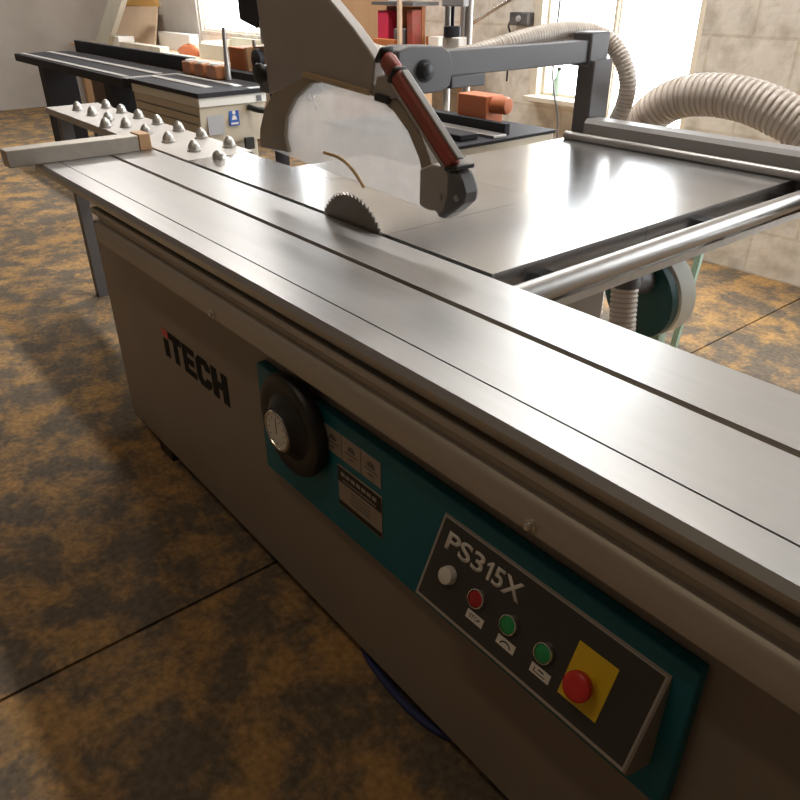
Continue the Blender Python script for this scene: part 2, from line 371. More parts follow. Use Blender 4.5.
# handle bar of the guard
def along(p, q, w, t0=0., t1=1.):
    p = Vector(p); q = Vector(q); d = q-p; n = Vector((-d.y, d.x)).normalized()*w
    a, c = p+d*t0, p+d*t1
    return [(a.x-n.x, a.y-n.y), (c.x-n.x, c.y-n.y), (c.x+n.x, c.y+n.y), (a.x+n.x, a.y+n.y)]
hp, hq = (-1.193, 1.240), (-.990, 1.070)
B().pxz(along(hp, hq, .0150), .919, .943).build('handle', 'hred', gd, bevel=.009)
o = B().pxz(along((hp[0]+.011, hp[1]+.013), (hq[0]+.011, hq[1]+.013), .0025, .20, .99), .927, .944).build('handle_edge', 'armt', gd, bevel=.003); o['label'] = 'grey metal edge'
B().pxz(along((hp[0]-.010, hp[1]-.012), (hq[0]-.010, hq[1]-.012), .0030, .20, .99), .9185, .943).build('handle_edge', 'guard', gd, bevel=.002)
B().pxz(along(hp, hq, .0160, .01, .17), .917, .945).build('grip_end', 'hred', gd, bevel=.010)
for t in (-.030, .155):
    B().pxz(along(hp, hq, .0175, t, t+.035), .915, .947).build('grip_ring', 'black', gd, bevel=.006)
B().pxz([(-1.212, 1.205), (-1.158, 1.212), (-1.123, 1.182), (-1.176, 1.165), (-1.225, 1.166)], .924, .950).build('joint_plate', 'guard', gd, bevel=.004)
B().pxz([(-1.215, 1.160), (-1.175, 1.157), (-1.170, 1.172), (-1.213, 1.175)], .918, .93).build('joint_stop', 'black', gd, bevel=.003)
B().pxz([(-1.082, 1.052), (-1.048, 1.066), (-.996, 1.064), (-.987, 1.060), (-.987, .985), (-1.005, .975), (-1.028, .974), (-1.034, .980), (-1.063, .978), (-1.083, .983)], .924, .956).build('guard_foot', 'guard', gd, bevel=.004)
B().pxz([(-1.000, 1.064), (-.975, 1.066), (-.962, 1.050), (-.953, 1.030), (-.957, 1.011), (-.982, .990), (-1.008, .972), (-1.032, .972), (-1.010, .992), (-1.001, 1.02)], .918, .960).build('foot_cap', 'armp', gd, bevel=.008)
B().pxz([(-1.004, 1.062), (-.972, 1.067), (-.971, 1.076), (-1.004, 1.070)], .916, .962).build('foot_pad', 'black', gd, bevel=.002)
for sx, sz, sy in ((-1.020, 1.012, .923), (-.968, 1.02, .917)):
    B().lathe((sx, sy, sz), (0, -1, 0), [(0, .006), (.003, .006), (.005, .003)], 12).build('screw', 'steel', gd)
# ---- saw blade with teeth
R = .135; NT = 60; pr = []
for k in range(NT):
    a = 2*PI*k/NT; s = 2*PI/NT
    pr += [(R*math.cos(a), R*math.sin(a)), ((R-.0075)*math.cos(a+.18*s), (R-.0075)*math.sin(a+.18*s)), ((R-.0060)*math.cos(a+.5*s), (R-.0060)*math.sin(a+.5*s))]
B().pxz([(-1.361+x, .813+z) for x, z in pr], .9555, .9585).build('saw_blade', 'blade', saw, smooth=False)
# ---- teal front plate with a round notch for the handwheel
TY = .632; wc = (-1.114, .605); wr = .082
cut = []
a0 = math.asin((.660-wc[1])/wr)
for k in range(25):
    a = PI - a0 + (PI + 2*a0)*k/24
    cut.append((wc[0]+wr*math.cos(a), wc[1]+wr*math.sin(a)))
tp = [(-1.268, .392), (-.228, .392), (-.228, .657)] + list(reversed([(x, min(z, .657)) for x, z in cut])) + [(-1.268, .660)]
tp = [(-1.272, .392), (-.228, .392), (-.228, .660)] + [(x, z) for x, z in reversed(cut)] + [(-1.272, .660)]
tf = B().pxz(tp, TY, CY).build('front_plate', 'teal', saw, bevel=.004)
# pictogram strip and name plate
b = B()
for k in range(3): b.box(-1.015+k*.0605, -1.015+k*.0605+.0585, TY-.0015, TY, .577, .632)
ps = b.build('pictogram_plate', 'plate', tf)
for k in range(3):
    x = -1.015+k*.0605; b = B()
    b.prism([(x+.030+.012*math.cos(a), TY-.0022, .608+.012*math.sin(a)) for a in [PI*j/8 for j in range(9)]], [(x+.030+.012*math.cos(a), TY-.0014, .608+.012*math.sin(a)) for a in [PI*j/8 for j in range(9)]])
    b.box(x+.010, x+.049, TY-.0022, TY-.0014, .600, .6025)
    b.box(x+.022, x+.035, TY-.0022, TY-.0014, .590, .593)
    b.build('pictogram', 'armp', ps, smooth=False)
npl = B().box(-.972, -.834, TY-.002, TY, .462, .560).build('name_plate', 'plate', tf, bevel=.001)
b = B(); b.box(-.971, -.835, TY-.0028, TY-.0019, .523, .557); b.box(-.971, -.835, TY-.0028, TY-.0019, .465, .476)
b.build('plate_band', 'black', npl)
b = B()
for q in range(7): b.box(-.960+q*.0165, -.960+q*.0165+.012, TY-.0034, TY-.0027, .540, .548)
b.box(-.955, -.85, TY-.0034, TY-.0027, .529, .531)
b.build('plate_print', 'border', npl)
b = B()
for q in range(4): b.box(-.930, -.870, TY-.0028, TY-.0019, .488+q*.008, .4892+q*.008)
b.build('plate_print', 'armp', npl)
# ---- handwheel
wo_ = Vector((-1.106, .650, .588))
hw = B().lathe(wo_, (0, -1, 0), [(0, .050), (.012, .055), (.016, .096), (.022, .107), (.030, .111), (.040, .111), (.047, .107), (.050, .100), (.051, .090), (.048, .072), (.052, .064), (.066, .052), (.070, .049), (.0705, .046)], 48).build('handwheel', 'black', saw)
B().lathe(wo_ + Vector((0, -.0675, 0)), (0, -1, 0), [(0, .045), (.004, .045), (.0065, .043), (.0065, .039), (.004, .038)], 36).build('dial_rim', 'chrome', hw)
dl = B().lathe(wo_ + Vector((0, -.0675, 0)), (0, -1, 0), [(0, .0395), (.0046, .0395)], 36).build('dial', 'white', hw); dl['label'] = 'white dial'
b = B()
for k in range(12):
    a = k*PI/6; c, s_ = math.cos(a), math.sin(a); q = wo_ + Vector((0, -.0721, 0))
    b.pxz([(q.x+.026*c-.0008*s_, q.z+.026*s_+.0008*c), (q.x+.031*c-.0008*s_, q.z+.031*s_+.0008*c), (q.x+.031*c+.0008*s_, q.z+.031*s_-.0008*c), (q.x+.026*c+.0008*s_, q.z+.026*s_-.0008*c)], q.y-.0006, q.y+.0004)
b.pxz([(wo_.x-.001, wo_.z-.006), (wo_.x+.001, wo_.z-.006), (wo_.x+.0008, wo_.z+.027), (wo_.x-.0008, wo_.z+.027)], wo_.y-.0730, wo_.y-.0719)
b.build('dial_hand', 'black', hw)
# ---- sloping control panel
p0 = Vector((0, .630, .629)); dn = Vector((0, -.062, -.134)).normalized(); nr = Vector((0, -.134, .062)).normalized()
def pt(x, s, h=0.): return Vector((x, 0, 0)) + p0 + dn*s + nr*h
def slab(b, x0, x1, s0, s1, h0, h1): return b.hexa([pt(x0, s1, h0), pt(x1, s1, h0), pt(x1, s0, h0), pt(x0, s0, h0), pt(x0, s1, h1), pt(x1, s1, h1), pt(x1, s0, h1), pt(x0, s0, h1)])
S1 = .1465
q0, q1 = pt(0, 0), pt(0, S1)
cp = B().pyz([(q0.y, q0.z), (q1.y, q1.z), (q1.y+.008, q1.z-.012), (TY+.004, .455), (TY+.004, .629)], -.667, -.258).build('control_panel', 'grey', saw, bevel=.001)
b = B(); slab(b, -.664, -.261, .002, S1-.002, -.001, .0012); b.build('panel_border', 'border', cp)
b = B(); slab(b, -.6605, -.2645, .0042, S1-.007, .0, .0020); b.build('panel_face', 'panel', cp)
letters('lettering', 'PS3', 'white', cp, pt(-.643, .0485, .0020), (1, 0, 0), -dn, .081, .030, .0005, bold=.018)
b = B(); q1_ = [(-.5510, .0480), (-.5455, .0480), (-.5455, .0188), (-.5500, .0188), (-.5570, .0248), (-.5570, .0290), (-.5510, .0258)]
b.prism([pt(x, s_, .0019) for x, s_ in q1_], [pt(x, s_, .0025) for x, s_ in q1_]).build('lettering', 'white', cp, smooth=False)
letters('lettering', '5X', 'white', cp, pt(-.541, .0485, .0020), (1, 0, 0), -dn, .056, .030, .0005, bold=.018)
for nm, x, m, lit in (('indicator_lamp', -.614, 'white', 'white indicator lamp'), ('push_button', -.550, 'dred', 'red push button'), ('push_button', -.484, 'green', 'green push button'), ('push_button', -.418, 'green', 'green push button')):
    c = pt(x, .081, .001)
    if nm == 'indicator_lamp':
        o = B().lathe(c, nr, [(0, .0150), (.006, .0150), (.009, .0142), (.013, .0135), (.015, .009)], 26).build(nm, m, cp)
    else:
        B().lathe(c, nr, [(0, .0165), (.006, .0165), (.009, .0150), (.0095, .0135), (.006, .013)], 26).build('bezel', 'chrome', cp)
        o = B().lathe(c, nr, [(0, .0128), (.0075, .0128), (.0085, .011)], 26).build(nm, m, cp)
    o['label'] = lit
for k, x in enumerate((-.560, -.496, -.4305)):
    b = B(); slab(b, x, x+.034, .1045, .1185, .0018, .0026); b.build('button_label', 'white', cp)
    if k == 0:
        letters('lettering', 'STOP', 'black', cp, pt(x+.006, .1148, .0026), (1, 0, 0), -dn, .022, .0066, .0003, bold=.01)
    else:
        b = B(); n = 10; cx = x+.017
        if k == 1:
            b.prism([pt(cx+.010*math.cos(PI*j/n), .1150-.0072*math.sin(PI*j/n), .0026) for j in range(n+1)] + [pt(cx-.008*math.cos(PI*j/n), .1150-.0052*math.sin(PI*j/n), .0026) for j in range(n+1)],
                    [pt(cx+.010*math.cos(PI*j/n), .1150-.0072*math.sin(PI*j/n), .0030) for j in range(n+1)] + [pt(cx-.008*math.cos(PI*j/n), .1150-.0052*math.sin(PI*j/n), .0030) for j in range(n+1)])
        else:
            slab(b, cx-.011, cx-.0095, .108, .1150, .0026, .003); slab(b, cx-.011, cx+.010, .1138, .1150, .0026, .003); slab(b, cx-.004, cx+.006, .108, .1098, .0026, .003)
        b.build('button_symbol', 'black', cp)
b = B(); slab(b, -.380, -.317, .0335, .1155, .0018, .0032); b.build('emergency_plate', 'yellow', cp)
c = pt(-.3485, .0775, .003)
B().lathe(c, nr, [(0, .0155), (.010, .0150), (.014, .0150)], 28).build('stop_collar', 'yellow', cp)
o = B().lathe(c, nr, [(.012, .0160), (.016, .0195), (.022, .0205), (.027, .0200), (.030, .0170), (.031, .012)], 32).build('emergency_button', 'red', cp); o['label'] = 'red mushroom button'

# ================================================================== THINGS AROUND THE SAW
# ---- table with ball transfer units
bt = thing('ball_transfer_table', (-2.9, 1.07, 0), 'pale table studded with steel ball rollers beyond the sliding table', 'roller table')
B().box(-3.72, -2.245, .962, 1.195, .852, T).build('table_top', 'platew', bt, bevel=.002)
for lx in (-3.65, -2.37):
    for ly in (.98, 1.13):
        B().box(lx, lx+.05, ly, ly+.05, 0, .852).build('leg', 'armp', bt)
proto = None
spots = [(-3.70+.191*k*1.0, 1.165) for k in range(0)]
for x in (-3.519, -3.335, -3.146, -2.953, -2.758, -2.566, -2.356): spots.append((x, 1.166))
for x in (-3.53, -3.345, -3.157, -2.968, -2.774, -2.573, -2.370): spots.append((x, 1.045))
spots.append((-3.02, .985))
for i, (x, y) in enumerate(spots):
    if proto is None:
        proto = B().lathe((x, y, T), (0, 0, 1), [(0, .024), (.006, .024), (.007, .0205), (.014, .0195), (.022, .0165), (.028, .0125), (.033, .008), (.0355, .004), (.036, .001)], 18).build('ball_unit', 'ball', bt)
        base = Vector((x, y, 0))
    else:
        c = proto.copy(); COL.objects.link(c); c.parent = bt; c.location = proto.location + Vector((x, y, 0)) - base
sq = B().lathe((-2.212, 1.055, T), (0, 0, 1), [(0, .022), (.012, .020), (.020, .015), (.026, .004)], 18).build('levelling_nut', 'ball', saw)
# ---- crosscut fence lying across the sliding table
cf = thing('crosscut_fence', (-2.50, .76, T), 'grey fence bar with brown wooden end block across the far end of the sliding table', 'fence')
B().box(-2.545, -2.478, .50, .905, T+.0005, .930).build('bar', 'alus', cf, bevel=.003)
B().box(-2.548, -2.475, .905, .945, T+.0005, .933).build('end_block', 'wood', cf, bevel=.003)
# ---- suction hoses
def hose(name, pts, r, pitch, label):
    P = spline(pts, pitch/4); d = 0; rs = []; ribs = []
    for i, p in enumerate(P):
        if i: d += (p-P[i-1]).length
        rs.append(r*(1 + .045*math.cos(2*PI*d/pitch)))
    o = B().rings(P, rs, 22).build(name, 'hose', angle=80)
    tag(o, label, 'hose', None)
    return o, P
def ribs(o, P, r, pitch):
    b = B(); d = 0; last = -1
    Q = P
    acc = 0
    for i in range(1, len(Q)-1):
        acc += (Q[i]-Q[i-1]).length
        if acc >= pitch:
            acc -= pitch
            t = (Q[i+1]-Q[i-1]).normalized()
            b.rings([Q[i]-t*pitch*.13, Q[i]+t*pitch*.13], [r*1.055, r*1.055], 18)
    return b.build('wire_rib', 'hosed', o, angle=80)
h1, P1 = hose('suction_hose', [(-1.79, 1.12, 1.10), (-1.815, 1.19, 1.17), (-1.815, 1.30, 1.195), (-1.82, 1.45, 1.165), (-1.82, 1.60, 1.150), (-1.81, 1.72, 1.158), (-1.795, 1.84, 1.178), (-1.79, 1.98, 1.200), (-1.80, 2.12, 1.212), (-1.812, 2.25, 1.212), (-1.80, 2.35, 1.200), (-1.755, 2.385, 1.172), (-1.702, 2.395, 1.116), (-1.672, 2.40, 1.044), (-1.678, 2.40, .967), (-1.706, 2.40, .89), (-1.72, 2.39, .78), (-1.71, 2.38, .62), (-1.66, 2.36, .34)], .030, .013, 'thin ribbed hose running along the overhead arm and down behind the pillar')
ribs(h1, P1, .030, .013)
h2, P2 = hose('suction_hose', [(-1.86, 2.60, .06), (-1.86, 2.585, .30), (-1.84, 2.57, .55), (-1.79, 2.56, .72), (-1.72, 2.55, .85), (-1.655, 2.54, .925), (-1.57, 2.53, .985), (-1.47, 2.53, 1.015), (-1.33, 2.53, 1.02), (-1.18, 2.53, .99), (-1.02, 2.54, .92), (-.90, 2.55, .80), (-.83, 2.55, .62), (-.80, 2.55, .40), (-.79, 2.55, .08)], .068, .021, 'thick ribbed hose arching up behind the fence rail')
ribs(h2, P2, .068, .021)
# ---- dust extractor under and behind the table
de = thing('dust_extractor', (-1.36, 2.3, 0), 'dust extractor with a dark green round end and pale drum, below the table edge', 'dust extractor')
B().lathe((-1.335, 2.13, .412), (.15, 1, .08), [(0, .118), (.004, .145), (.012, .155), (.040, .155), (.045, .150)], 44).build('end_cover', 'dgreen', de)
B().lathe((-1.329, 2.172, .416), (.15, 1, .08), [(0, .152), (.008, .160), (.075, .160), (.085, .14)], 44).build('drum', 'wgreen', de)
B().box(-1.41, -1.25, 2.19, 2.24, 0, .275).build('stand', 'pgreen', de, bevel=.004)
B().cyl((-1.268, 1.97, .530), (-1.300, 2.12, .480), .045).build('inlet', 'armp', de)
B().lathe((-1.266, 1.955, .550), (.04, -.02, -1), [(-.03, .03), (0, .046), (.035, .048), (.04, .042)], 24).build('inlet_elbow', 'armp', de)
h3, P3 = hose('suction_hose', [(-1.265, 1.954, .513), (-1.256, 1.950, .44), (-1.243, 1.945, .36), (-1.215, 1.94, .24), (-1.15, 1.93, .13), (-1.03, 1.92, .065)], .042, .016, 'short ribbed hose hanging in front of the dark green extractor end under the table')
ribs(h3, P3, .042, .016)
po = tag(B().hexa([(-1.43, 2.60, 0), (-1.405, 2.60, 0), (-1.405, 2.62, 0), (-1.43, 2.62, 0), (-1.375, 2.60, .75), (-1.35, 2.60, .75), (-1.35, 2.62, .75), (-1.375, 2.62, .75)]).build('steel_post', 'pgreen'), 'slim pale green leaning post right of the dust extractor', 'post')
# ---- cable on the floor
P = spline([(-1.08, .74, .009), (-1.02, .700, .009), (-.955, .672, .009), (-.88, .661, .009), (-.80, .657, .009), (-.74, .662, .009), (-.69, .676, .009), (-.62, .72, .009)], .02)
tag(B().rings(P, [.0085]*len(P), 12).build('cable', 'cable'), 'dark blue cable on the dusty floor against the cabinet base', 'cable')

# ================================================================== SURFACE PLANER BEHIND
pl = thing('surface_planer', (-4.6, 1.95, 0), 'cream surface planer with long black beds behind the ball roller table', 'planer')
b = B(); b.prism([(-4.69, 1.74, .60), (-3.83, 1.74, .60), (-3.83, 2.11, .60), (-4.69, 2.11, .60)], [(-4.69, 1.735, .795), (-3.80, 1.735, .795), (-3.80, 2.125, .795), (-4.69, 2.125, .795)])
bd = b.build('body', 'cream', pl)
B().box(-4.62, -3.86, 1.77, 2.09, 0, .60).build('base', 'cream', pl, bevel=.01)
B().box(-4.70, -3.79, 1.73, 2.13, .797, .845).build('top_frame', 'creams', pl, bevel=.004)
b = B()
b.box(-4.66, -3.83, 1.732, 1.7365, .749, .754); b.box(-4.66, -3.84, 1.735, 1.7395, .703, .707)
b.build('panel_seam', 'armp', pl)
B().box(-3.796, -3.786, 2.069, 2.097, .804, .832).build('end_screw', 'armp', pl)
B().box(-3.8105, -3.8065, 1.775, 1.868, .655, .765).build('label_plate', 'label', pl)
sg = B().box(-3.8105, -3.8045, 1.902, 1.960, .690, .783).build('safety_sign', 'blue', pl)
b = B(); b.lathe((-3.8047, 1.931, .756), (1, 0, 0), [(0, .010), (.001, .010)], 14)
b.prism([(-3.8047, 1.915, .720), (-3.8047, 1.947, .720), (-3.8047, 1.940, .742), (-3.8047, 1.922, .742)], [(-3.8035, 1.915, .720), (-3.8035, 1.947, .720), (-3.8035, 1.940, .742), (-3.8035, 1.922, .742)])
b.box(-3.8047, -3.8035, 1.910, 1.952, .697, .706)
b.build('sign_symbol', 'white', sg, smooth=False)
P = spline([(-3.80, 2.02, .775), (-3.75, 2.05, .765), (-3.72, 2.10, .755), (-3.715, 2.14, .735)], .02)
B().rings(P, [.016]*len(P), 14).build('lever', 'black', pl)
B().box(-3.815, -3.79, 1.98, 2.03, .56, .62).build('socket', 'black', pl)
# beds : outfeed on the body, infeed to the far side
of = B().box(-4.72, -3.78, 1.725, 2.20, .845, .868).build('outfeed_bed', 'iron', pl, bevel=.002)
for (x0, x1, y0, y1) in ((-4.70, -3.98, 1.86, 1.91), (-4.80+.1, -3.92, 2.02, 2.06), (-3.83, -3.79, 2.03, 2.12)):
    B().box(x0, x1, y0, y1, .868, .872).build('bed_strip', 'strip', of)
inf = B().box(-7.10, -4.74, 1.69, 2.13, .815, .868).build('infeed_bed', 'iron', pl, bevel=.002)
for (x0, x1, y0, y1) in ((-7.05, -4.80, 1.72, 1.76), (-7.05, -4.80, 1.93, 1.98)):
    B().box(x0, x1, y0, y1, .868, .874).build('bed_strip', 'strip', inf)
B().box(-4.73, -4.69, 1.70, 2.05, .868, .875).build('cutter_lip', 'strip', pl)
B().box(-6.95, -4.74, 2.14, 2.18, .868, .955).build('fence', 'iron', pl, bevel=.002)
for lx in (-6.9, -5.4):
    B().box(lx, lx+.12, 1.80, 2.05, 0, .815).build('leg', 'iron', pl)
# timber standing on the bed
for k, (x, d) in enumerate(((-4.66, 'brown wooden block on the planer bed, leftmost of the three'), (-4.49, 'brown wooden block on the planer bed, middle of the three'), (-4.325, 'brown wooden block on the planer bed, right one beside the thin rod'))):
    w = thing('wooden_block', (x, 2.11, .868), d, 'wooden block', 'brown blocks on the planer bed')
    B().box(x-.062, x+.062, 2.075, 2.150, .8685, .945).build('block', 'brown', w, bevel=.01)
    B().cyl((x+.01, 2.11, .945), (x+.01, 2.11, .956), .038, .034).build('cap', 'whiteb', w)
rod = thing('steel_rod', (-4.235, 2.14, .868), 'thin upright dark rod in front of the bright window on the planer', 'rod')
B().cyl((-4.235, 2.14, .8685), (-4.235, 2.14, 1.02), .018, .014, 16).build('socket', 'steel', rod)
B().cyl((-4.235, 2.14, 1.02), (-4.228, 2.14, 1.145), .012, seg=14).build('shaft', 'steel', rod)
# ---- pillar drill behind the planer
dr = thing('pillar_drill', (-4.3, 2.45, 0), 'dark pillar drill behind the planer, partly hidden by the guard hood', 'drill')
B().box(-4.70, -4.05, 2.26, 2.62, 0, .08).build('base', 'iron', dr, bevel=.01)
B().cyl((-4.24, 2.46, .08), (-4.24, 2.46, 1.62), .045).build('column', 'iron', dr)
B().box(-4.62, -4.10, 2.27, 2.58, .845, .895).build('table', 'iron', dr, bevel=.006)
B().prism([(-4.45, 2.36, 1.17), (-4.26, 2.36, 1.13), (-4.16, 2.36, 1.19), (-4.16, 2.36, 1.62), (-4.45, 2.36, 1.62)], [(-4.45, 2.58, 1.17), (-4.26, 2.58, 1.13), (-4.16, 2.58, 1.19), (-4.16, 2.58, 1.62), (-4.45, 2.58, 1.62)]).build('head', 'iron', dr, bevel=.01)
B().cyl((-4.22, 2.40, 1.05), (-4.20, 2.40, 1.17), .028, .04, 18).build('chuck', 'steel', dr)
B().lathe((-4.27, 2.38, .965), (0, -1, 0), [(0, .055), (.03, .055), (.035, .045)], 22).build('clamp', 'iron', dr)
ob = thing('wooden_box', (-4.44, 2.42, .895), 'orange wooden box with a small peg standing on the pillar drill table', 'box')
B().box(-4.57, -4.34, 2.33, 2.50, .8955, 1.020).build('box_body', 'orange', ob, bevel=.004)
B().box(-4.345, -4.315, 2.32, 2.51, .8955, 1.028).build('box_end', 'wood', ob, bevel=.003)
B().cyl((-4.40, 2.42, 1.02), (-4.40, 2.42, 1.062), .012, seg=12).build('peg', 'steel', ob)

# ================================================================== MORTISER BEHIND THE TABLE
mo = thing('mortising_machine', (-2.5, 2.4, 0), 'mortising machine with dark flat table and twin steel columns behind the saw', 'mortiser')
B().box(-3.02, -2.17, 1.99, 2.64, .787, .80).build('table', 'iron', mo, bevel=.002)
B().box(-3.00, -2.178, 2.00, 2.632, .66, .7868).build('apron', 'cream', mo, bevel=.006)
B().box(-2.90, -2.28, 2.10, 2.55, 0, .66).build('base', 'cream', mo, bevel=.01)
for ky in (2.12, 2.50):
    B().lathe((-2.178, ky, .735), (1, 0, 0), [(0, .011), (.010, .011), (.013, .007)], 14).build('knob', 'black', mo)
B().box(-2.95, -2.215, 2.36, 2.39, .801, .846).build('fence', 'iron', mo, bevel=.002)
B().box(-2.95, -2.19, 2.27, 2.345, .801, .812).build('fence_slide', 'steel', mo, bevel=.002)
B().box(-2.90, -2.23, 2.12, 2.22, .801, .825).build('clamp_bed', 'iron', mo, bevel=.004)
for x in (-3.00, -2.855):
    B().cyl((x, 2.74, .0), (x, 2.74, 1.42), .019, seg=18).build('column', 'steel', mo)
B().box(-3.06, -2.78, 2.66, 2.82, 0, .05).build('column_foot', 'iron', mo)
B().box(-2.985, -2.835, 2.68, 2.72, 1.26, 1.42).build('head', 'label', mo, bevel=.006)
B().cyl((-2.925, 2.70, 1.08), (-2.925, 2.70, 1.27), .009, seg=12).build('quill', 'iron', mo)
B().cyl((-2.925, 2.70, 1.13), (-2.925, 2.70, 1.175), .042, seg=20).build('chuck', 'iron', mo)
B().box(-2.965, -2.845, 2.67, 2.73, 1.04, 1.13).build('chisel_holder', 'whiteb', mo, bevel=.006)
om = thing('electric_motor', (-2.42, 2.44, .80), 'orange red motor with round end lying on the dark mortiser table', 'motor')
B().box(-2.545, -2.365, 2.395, 2.50, .8005, .935).build('housing', 'opaint', om, bevel=.004)
B().lathe((-2.366, 2.445, .900), (1, .1, 0), [(0, .036), (.065, .036), (.078, .030), (.082, .016)], 24).build('end_bell', 'opaint', om)

# ================================================================== REAR WALL THINGS
sh = thing('workbench', (-4.2, 3.55, 0), 'wooden bench against the block wall left of the small window', 'bench')
B().box(-4.75, -3.80, 3.30, 3.78, .94, .985).build('bench_top', 'wood', sh, bevel=.004)
for lx in (-4.70, -3.92):
    for ly in (3.32, 3.68):
        B().box(lx, lx+.07, ly, ly+.07, 0, .94).build('leg', 'wood', sh)
rc = thing('red_cabinet', (-4.2, 3.45, .985), 'open fronted red cabinet standing on the wooden bench', 'cabinet')
b = B(); b.box(-4.385, -4.27, 3.36, 3.44, .9855, 1.20)
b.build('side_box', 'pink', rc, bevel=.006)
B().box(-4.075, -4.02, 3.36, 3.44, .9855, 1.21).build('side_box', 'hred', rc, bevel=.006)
B().box(-4.385, -4.02, 3.441, 3.47, .9855, 1.225).build('back', 'brown', rc)
B().box(-4.42, -3.99, 3.34, 3.56, 1.232, 1.252).build('top', 'armp', rc)
B().box(-4.22, -4.11, 3.365, 3.43, .9855, 1.10).build('motor_block', 'armp', rc, bevel=.01)
tag(B().box(-4.10, -4.075, 3.30, 3.325, .9855, 1.50).build('timber_batten', 'ply', bevel=.002), 'thin pale upright batten in front of the red cabinet', 'batten')
tag(B().box(-4.36, -4.14, 3.305, 3.35, .9855, 1.035).build('timber_offcut', 'orange', bevel=.002), 'orange timber offcut in front of the red cabinet', 'offcut')
for nm, x0, x1, m_, lab in (('paint_tin', -4.36, -4.22, 'whiteb', 'pale round tin on top of the red cabinet, left one'), ('paint_tin', -4.13, -4.01, 'cream', 'cream round tin on top of the red cabinet, right one')):
    w = thing(nm, ((x0+x1)/2, 3.47, 1.252), lab, 'tin', 'tins on the red cabinet')
    cx = (x0+x1)/2; r = (x1-x0)/2
    B().lathe((cx, 3.47, 1.2525), (0, 0, 1), [(0, r), (.005, r*1.03), (.01, r), (.13, r), (.135, r*1.04), (.14, r*.95)], 24).build('can', m_, w)
    B().cyl((cx, 3.47, 1.392), (cx, 3.47, 1.40), r*.85).build('lid', 'steel', w)
pp_ = thing('steel_pipe', (-3.93, 3.60, 0), 'grey upright pipe with a slanting branch right of the red cabinet', 'pipe')
B().cyl((-3.90, 3.70, .985), (-3.90, 3.70, 1.70), .024, seg=16).build('riser', 'steel', pp_)
B().cyl((-3.89, 3.70, 1.10), (-3.42, 3.70, 1.30), .011, seg=12).build('branch', 'chrome', pp_)
wb = thing('white_box', (-3.98, 3.5, .985), 'small white box with dark side beside the red cabinet on the bench', 'box')
B().box(-3.93, -3.83, 3.42, 3.56, .9855, 1.06).build('box_body', 'whiteb', wb, bevel=.003)
B().box(-3.955, -3.93, 3.42, 3.56, .9855, 1.06).build('box_side', 'brown', wb, bevel=.002)
# big pale board on the wall behind the guard
tag(B().box(-5.52, -4.42, 3.755, 3.798, 0.001, 1.52).build('wall_board', 'wood', bevel=.003), 'big tan board against the rear wall behind the guard hood', 'board')
# switch box and its cable
sb = thing('switch_box', (-3.45, 3.76, 1.16), 'dark grey switch box with a hanging cable on the block wall', 'switch')
B().box(-3.53, -3.38, 3.735, 3.799, 1.128, 1.20).build('box_body', 'armp', sb, bevel=.006)
B().lathe((-3.45, 3.735, 1.165), (0, -1, 0), [(0, .018), (.008, .018), (.012, .01)], 18).build('switch_knob', 'label', sb)
P = spline([(-3.535, 3.765, 1.165), (-3.56, 3.765, 1.12), (-3.535, 3.77, 1.06), (-3.55, 3.775, .95), (-3.56, 3.78, .80)], .02)
B().rings(P, [.006]*len(P), 10).build('lead', 'black', sb)
P = spline([(-3.10, 3.70, 1.50), (-3.115, 3.70, .95), (-3.07, 3.68, .78), (-3.03, 3.69, .62), (-3.02, 3.69, .30), (-3.05, 3.7, .012)], .03)
tag(B().rings(P, [.006]*len(P), 10).build('hanging_cord', 'armp'), 'thin grey cord hanging in front of the small window', 'cord')
bo = thing('bottle', (-3.19, 3.85, .742), 'small dark green bottle on the sill of the small window', 'bottle')
B().lathe((-3.19, 3.85, .7425), (0, 0, 1), [(0, .030), (.09, .030), (.115, .014), (.145, .013)], 18).build('glass_body', 'pgreen', bo)
B().cyl((-3.19, 3.85, .8875), (-3.19, 3.85, .905), .014, seg=14).build('cap', 'black', bo)

# ================================================================== FAR LEFT BENCH AND TIMBER
lb = thing('long_bench', (-8.2, 3.5, 0), 'long pale bench under the large far window, covered in boards', 'bench')
B().box(-10.4, -6.55, 3.14, 3.79, .70, .735).build('bench_top', 'ply', lb, bevel=.003)
for lx in (-10.3, -8.4, -6.75):
    for ly in (3.18, 3.66):
        B().box(lx, lx+.08, ly, ly+.08, 0, .70).build('leg', 'wood', lb)
tag(B().box(-9.42, -8.90, 3.22, 3.40, .7355, .855).build('timber_piece', 'whiteb', bevel=.004), 'short white timber block on the long bench beside the pale post', 'timber')
tag(B().box(-8.84, -7.75, 3.20, 3.30, .7355, .81).build('timber_piece', 'pale', bevel=.004), 'long cream plank on the long bench below the tan panel', 'timber')
tag(B().box(-8.70, -7.90, 3.60, 3.70, .7355, .90).build('timber_piece', 'whiteb', bevel=.004), 'white plank at the back of the long bench near the window', 'timber')
tag(B().box(-7.62, -6.95, 3.16, 3.21, .7355, .775).build('timber_piece', 'pale', bevel=.004), 'narrow grey batten along the front edge of the long bench', 'timber')
ty = thing('tray', (-7.05, 3.5, .735), 'wide shallow cream tray on the long bench by the window', 'tray')
b = B(); b.box(-7.28, -6.65, 3.40, 3.76, .7355, .75)
b.build('tray_base', 'pale', ty)
for q in ((-7.28, -6.65, 3.40, 3.42, .75, .86), (-7.28, -6.65, 3.74, 3.76, .75, .90), (-7.28, -7.26, 3.42, 3.74, .75, .88), (-6.67, -6.65, 3.42, 3.74, .75, .86)):
    B().box(*q).build('tray_side', 'pale', ty)
b = B(); n = 14; ringsP = []
for h, r in ((0, .16), (.03, .17), (.06, .14), (.085, .08), (.095, .01)): ringsP.append((h, r))
b.lathe((-7.60, 3.46, .7360), (0, 0, 1), ringsP, 20)
